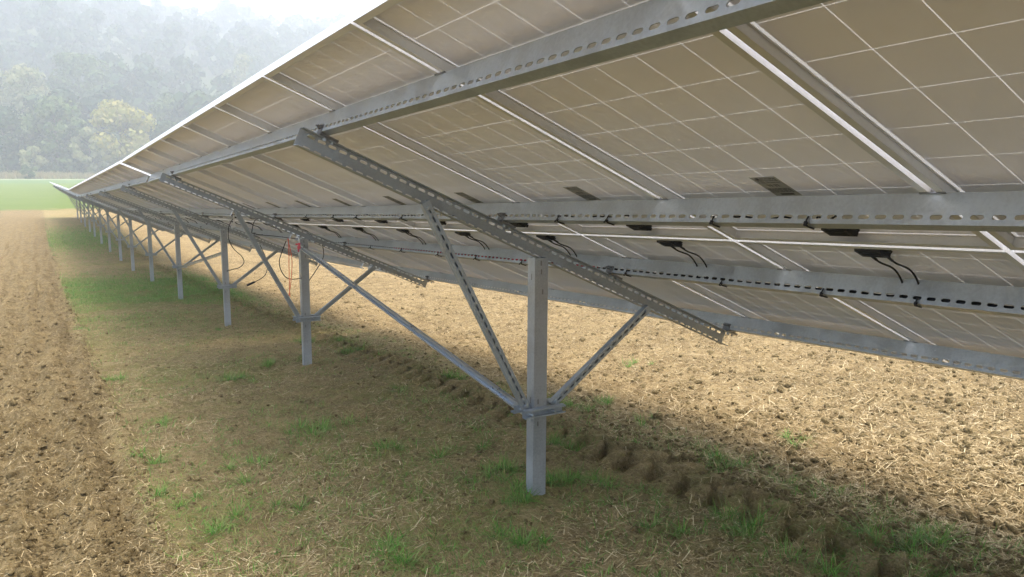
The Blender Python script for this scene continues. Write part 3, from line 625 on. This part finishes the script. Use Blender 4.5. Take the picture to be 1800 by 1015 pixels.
cord([(2.032,9.0,-0.683),(2.118,9.0,-0.705),(2.269,8.9,-0.72),(2.42,8.5,-0.73)], 0.0042, M_CABLE, 'loose_cable', 'black cable pulled nearly level towards the second post top')
mb = MB(); mb.cyl((2.0,8.8,-1.208+Z), (1.915,8.8,-1.24+Z), 0.012, 8)
for o in bpy.data.objects:
    if o.get('label', '').startswith('black cable with a thick'): link('connector', mb.mesh('connector', [M_BLACK]), o)
mb = MB(); mb.box((2.085,10.19,-0.68+Z), (2.105,10.20,-0.50+Z)); mb.box((2.06,10.19,-0.70+Z), (2.10,10.20,-0.68+Z))
tag(link('white_strap', mb.mesh('white_strap', [M_WHITE])), 'short white strap holding cables above the third post', 'strap')
mb = MB()
mb.tube([(x,y,z+Z) for x,y,z in [(1.925,7.1,-0.60),(1.926,7.1,-0.731),(1.922,7.1,-0.86),(1.921,7.1,-1.017),(1.922,7.1,-1.132)]], 0.003, 6)
mb.tube([(x,y,z+Z) for x,y,z in [(1.925,7.12,-0.60),(1.956,7.12,-0.786),(1.944,7.12,-0.968),(1.918,7.12,-1.124)]], 0.003, 6)
tag(link('red_cord', mb.mesh('red_cord', [M_CORD], True)), 'doubled red cord hanging left of the second post', 'cord')
mb = MB()
mb.cyl((2.056,7.23,-0.700+Z), (2.060,7.25,-0.694+Z), 0.016, 9); mb.box((2.045,7.235,-0.740+Z), (2.060,7.238,-0.70+Z)); mb.box((2.028,7.238,-0.675+Z), (2.062,7.241,-0.660+Z)); mb.box((2.05,7.233,-0.70+Z), (2.07,7.236,-0.655+Z))
tag(link('marking_tape', mb.mesh('marking_tape', [M_TAPE])), 'pink tape knotted at the top of the slanting brace', 'tape')

# ------------------------------------------------------------------ trees, reeds and the wooded hill
M_BARK = plain('bark', (0.10, 0.08, 0.06), 0.9, 0, 0.3, 6.0)
M_LEAF = {'dark': mat_island('dark_leaves', [(0.012,0.030,0.012),(0.022,0.050,0.018),(0.045,0.080,0.026)], 0.7, 0.2),
          'mid': mat_island('mid_leaves', [(0.035,0.07,0.02),(0.07,0.11,0.035),(0.11,0.15,0.05)], 0.7, 0.2),
          'yellow': mat_island('yellowing_leaves', [(0.19,0.19,0.04),(0.29,0.26,0.06),(0.24,0.24,0.06),(0.35,0.29,0.08)], 0.7, 0.25),
          'pale': mat_island('pale_leaves', [(0.12,0.15,0.06),(0.20,0.22,0.10),(0.27,0.26,0.13)], 0.7, 0.25)}
def crown_np(rng, R, H, base, nl, nq, q):
    """leaf clumps spread over the shells of many lobes; returns V,F (metres, trunk foot at origin)"""
    V = []; L = []
    for i in range(nl):
        a = rng.uniform(0, 6.283); h = rng.uniform(0, 1); rr = R*math.sqrt(max(0.02, 1-(2*h-0.9)**2*0.85))*rng.uniform(0.25, 0.85)
        L.append((rr*math.cos(a), rr*math.sin(a), base+h*(H-base)*0.88, R*rng.uniform(0.22, 0.42)))
    k = nq//nl
    for lx, ly, lz, lr in L:
        d = rng.normal(0, 1, (k, 3)); d /= np.linalg.norm(d, axis=1)[:, None]; r = lr*rng.uniform(0.55, 1.12, k)**0.5
        c = d*r[:, None]*np.array([1, 1, 0.8])+np.array([lx, ly, lz]); u = rng.normal(0, 1, (k, 3)); u -= d*(u*d).sum(1)[:, None]*0.6
        u /= np.linalg.norm(u, axis=1)[:, None]; v = np.cross(d, u)+rng.normal(0, 0.35, (k, 3)); s_ = q*rng.uniform(0.5, 1.3, k)[:, None]
        V.append(np.stack([c-u*s_-v*s_*0.6, c+u*s_*0.8-v*s_*0.7, c+u*s_+v*s_*0.6, c-u*s_*0.7+v*s_*0.8], 1).reshape(-1, 3))
    V = np.concatenate(V); return V, np.arange(len(V)).reshape(-1, 4)
def trunk_mesh(H, R, seed):
    rr = random.Random(seed); mb = MB(); r = H*0.022
    mb.cyl((0,0,-0.5), (0.1,0,H*0.35), r, 8, 0, r*0.75); mb.cyl((0.1,0,H*0.35), (0,0.2,H*0.8), r*0.75, 8, 0, r*0.2)
    for k in range(7):
        h = H*rr.uniform(0.25, 0.65); a = rr.uniform(0, 6.28); mb.cyl((0.05,0,h), (math.cos(a)*R*0.65, math.sin(a)*R*0.65, h+H*0.2), r*0.4, 6, 0, r*0.1)
    return mb.mesh('trunk', [M_BARK])
def tree(name, label, x, y, R, H, kind, base, seed, nl=26, nq=3600, q=0.42, group=None):
    rng = np.random.default_rng(seed); root = bpy.data.objects.new(name, None); C.objects.link(root); root.location = (x, y, float(ground_z(x, y))-0.2)
    tag(root, label, 'tree', group); V, F = crown_np(rng, R, H, base, nl, nq, q)
    link('crown', np_mesh('crown', V, F, M_LEAF[kind]), root); link('trunk', trunk_mesh(H, R, seed), root); return root
def at(px, y):
    """x of the point at distance y along the row seen at column px of the photo, on the horizon"""
    f = 1378.4; cx_ = (px-900)/f; d = rx*cx_+ux*0.148+fx*1.0; return d.x*y/d.y
tree('broadleaf_tree', 'round yellow-green tree, the brightest crown at the foot of the misty hill', at(216, 226), 226, 9.2, 19.5, 'yellow', 2.0, 1, 34, 6000)
tree('broadleaf_tree', 'grey-green tree with a pale tip just left of the round yellow tree', at(103, 229), 229, 9.0, 21, 'mid', 1.5, 2, 30, 5000)
tree('broadleaf_tree', 'small yellowish crown against the left flank of the round yellow tree', at(160, 222), 222, 4.5, 13, 'pale', 1.5, 3, 18, 2200)
tree('shrub', 'small pale bush low in front of the wood at the left', at(60, 221), 221, 3.0, 8, 'pale', 0.5, 4, 12, 1300)
tree('broadleaf_tree', 'dark broad tree at the left edge of the view', at(12, 231), 231, 9.5, 17, 'dark', 1.0, 5, 28, 4200)
tree('broadleaf_tree', 'tall pale-topped tree on the slope at the upper left', at(48, 268), 268, 9.5, 22, 'pale', 3.0, 6, 28, 4600)
tree('broadleaf_tree', 'faint broad tree on the slope, right of the pale-topped one', at(150, 292), 292, 11, 26, 'mid', 3.0, 7, 28, 4600)
tree('broadleaf_tree', 'pale tree high on the hill, close to the modules\' high edge', at(438, 320), 320, 8.5, 26, 'pale', 3.0, 8, 24, 4000)
tree('broadleaf_tree', 'dark tree right of the round yellow tree, cut by the modules', at(300, 232), 232, 8.5, 15, 'dark', 1.0, 9, 26, 3800)
tree('broadleaf_tree', 'grey tree above and between the yellow tree and the modules', at(318, 262), 262, 9.0, 19, 'mid', 2.0, 10, 26, 3800)

def build_wood():
    rng = np.random.default_rng(99); tmpl = [crown_np(rng, 7.5, 17, 1.5, 16, 620, 0.95) for _ in range(6)]; Vs, Fs = [], []; off = 0
    for i in range(620):
        y = 236+440*(i/620)**1.05+rng.uniform(-6, 6); x = rng.uniform(-0.28*y-30, 0.62*y+30)
        V, F = tmpl[i % 6]; a = rng.uniform(0, 6.28); c, s_ = math.cos(a), math.sin(a); sc_ = rng.uniform(0.75, 1.25)
        W_ = V@np.array([[c,s_,0],[-s_,c,0],[0,0,1]])*sc_+np.array([x, y, float(ground_z(x, y))-1.0]); Vs.append(W_); Fs.append(F+off); off += len(V)
    o = link('hillside_wood', np_mesh('hillside_wood', np.concatenate(Vs), np.concatenate(Fs), M_LEAF['dark'])); tag(o, 'dark mixed wood covering the foggy hill', 'wood', kind='stuff')
build_wood()
def build_reeds():
    n = 26000; x = RNG.uniform(-40, 150, n); y = RNG.uniform(206, 219, n); H_ = (0.9+1.5*fbm(x, y, 0.05, 171, 3))*RNG.uniform(0.6, 1.1, n)
    M_ = mat_island('reeds', [(0.20,0.17,0.08),(0.32,0.25,0.12),(0.16,0.19,0.07),(0.38,0.27,0.14)], 0.8, 0.2)
    o = link('field_edge_reeds', strip_mesh('field_edge_reeds', x, y, ground_z(x, y)-0.1, H_, RNG.uniform(0.05, 0.16, n), RNG.uniform(0, 6.283, n), RNG.uniform(1.1, 1.5, n), RNG.normal(-0.25, 0.2, n), 0.8, M_, 0.3))
    tag(o, 'tall dry grass and weeds along the far edge of the green field', 'tall grass', kind='stuff')
build_reeds()
tree('shrub', 'low dark green bush in the dry grass at the far field edge', at(50, 207), 207, 1.9, 3.6, 'mid', 0.1, 14, 9, 700, 0.25)

# ------------------------------------------------------------------ the foggy air
mb = MB(); mb.box((-260, -90, -3.0), (520, 700, 175.0)); hz = link('haze', mb.mesh('haze', [])); hz['kind'] = 'stuff'; tag(hz, 'pale morning fog hanging over the fields and the hill', 'fog')
hm = bpy.data.materials.new('haze'); hm.use_nodes = True; t_ = hm.node_tree; t_.nodes.clear(); o_ = t_.nodes.new('ShaderNodeOutputMaterial'); v_ = t_.nodes.new('ShaderNodeVolumePrincipled')
v_.inputs['Color'].default_value = (0.74, 0.775, 0.79, 1); v_.inputs['Density'].default_value = 0.0022; v_.inputs['Anisotropy'].default_value = 0.2
t_.links.new(v_.outputs[0], o_.inputs['Volume']); hz.data.materials.append(hm)
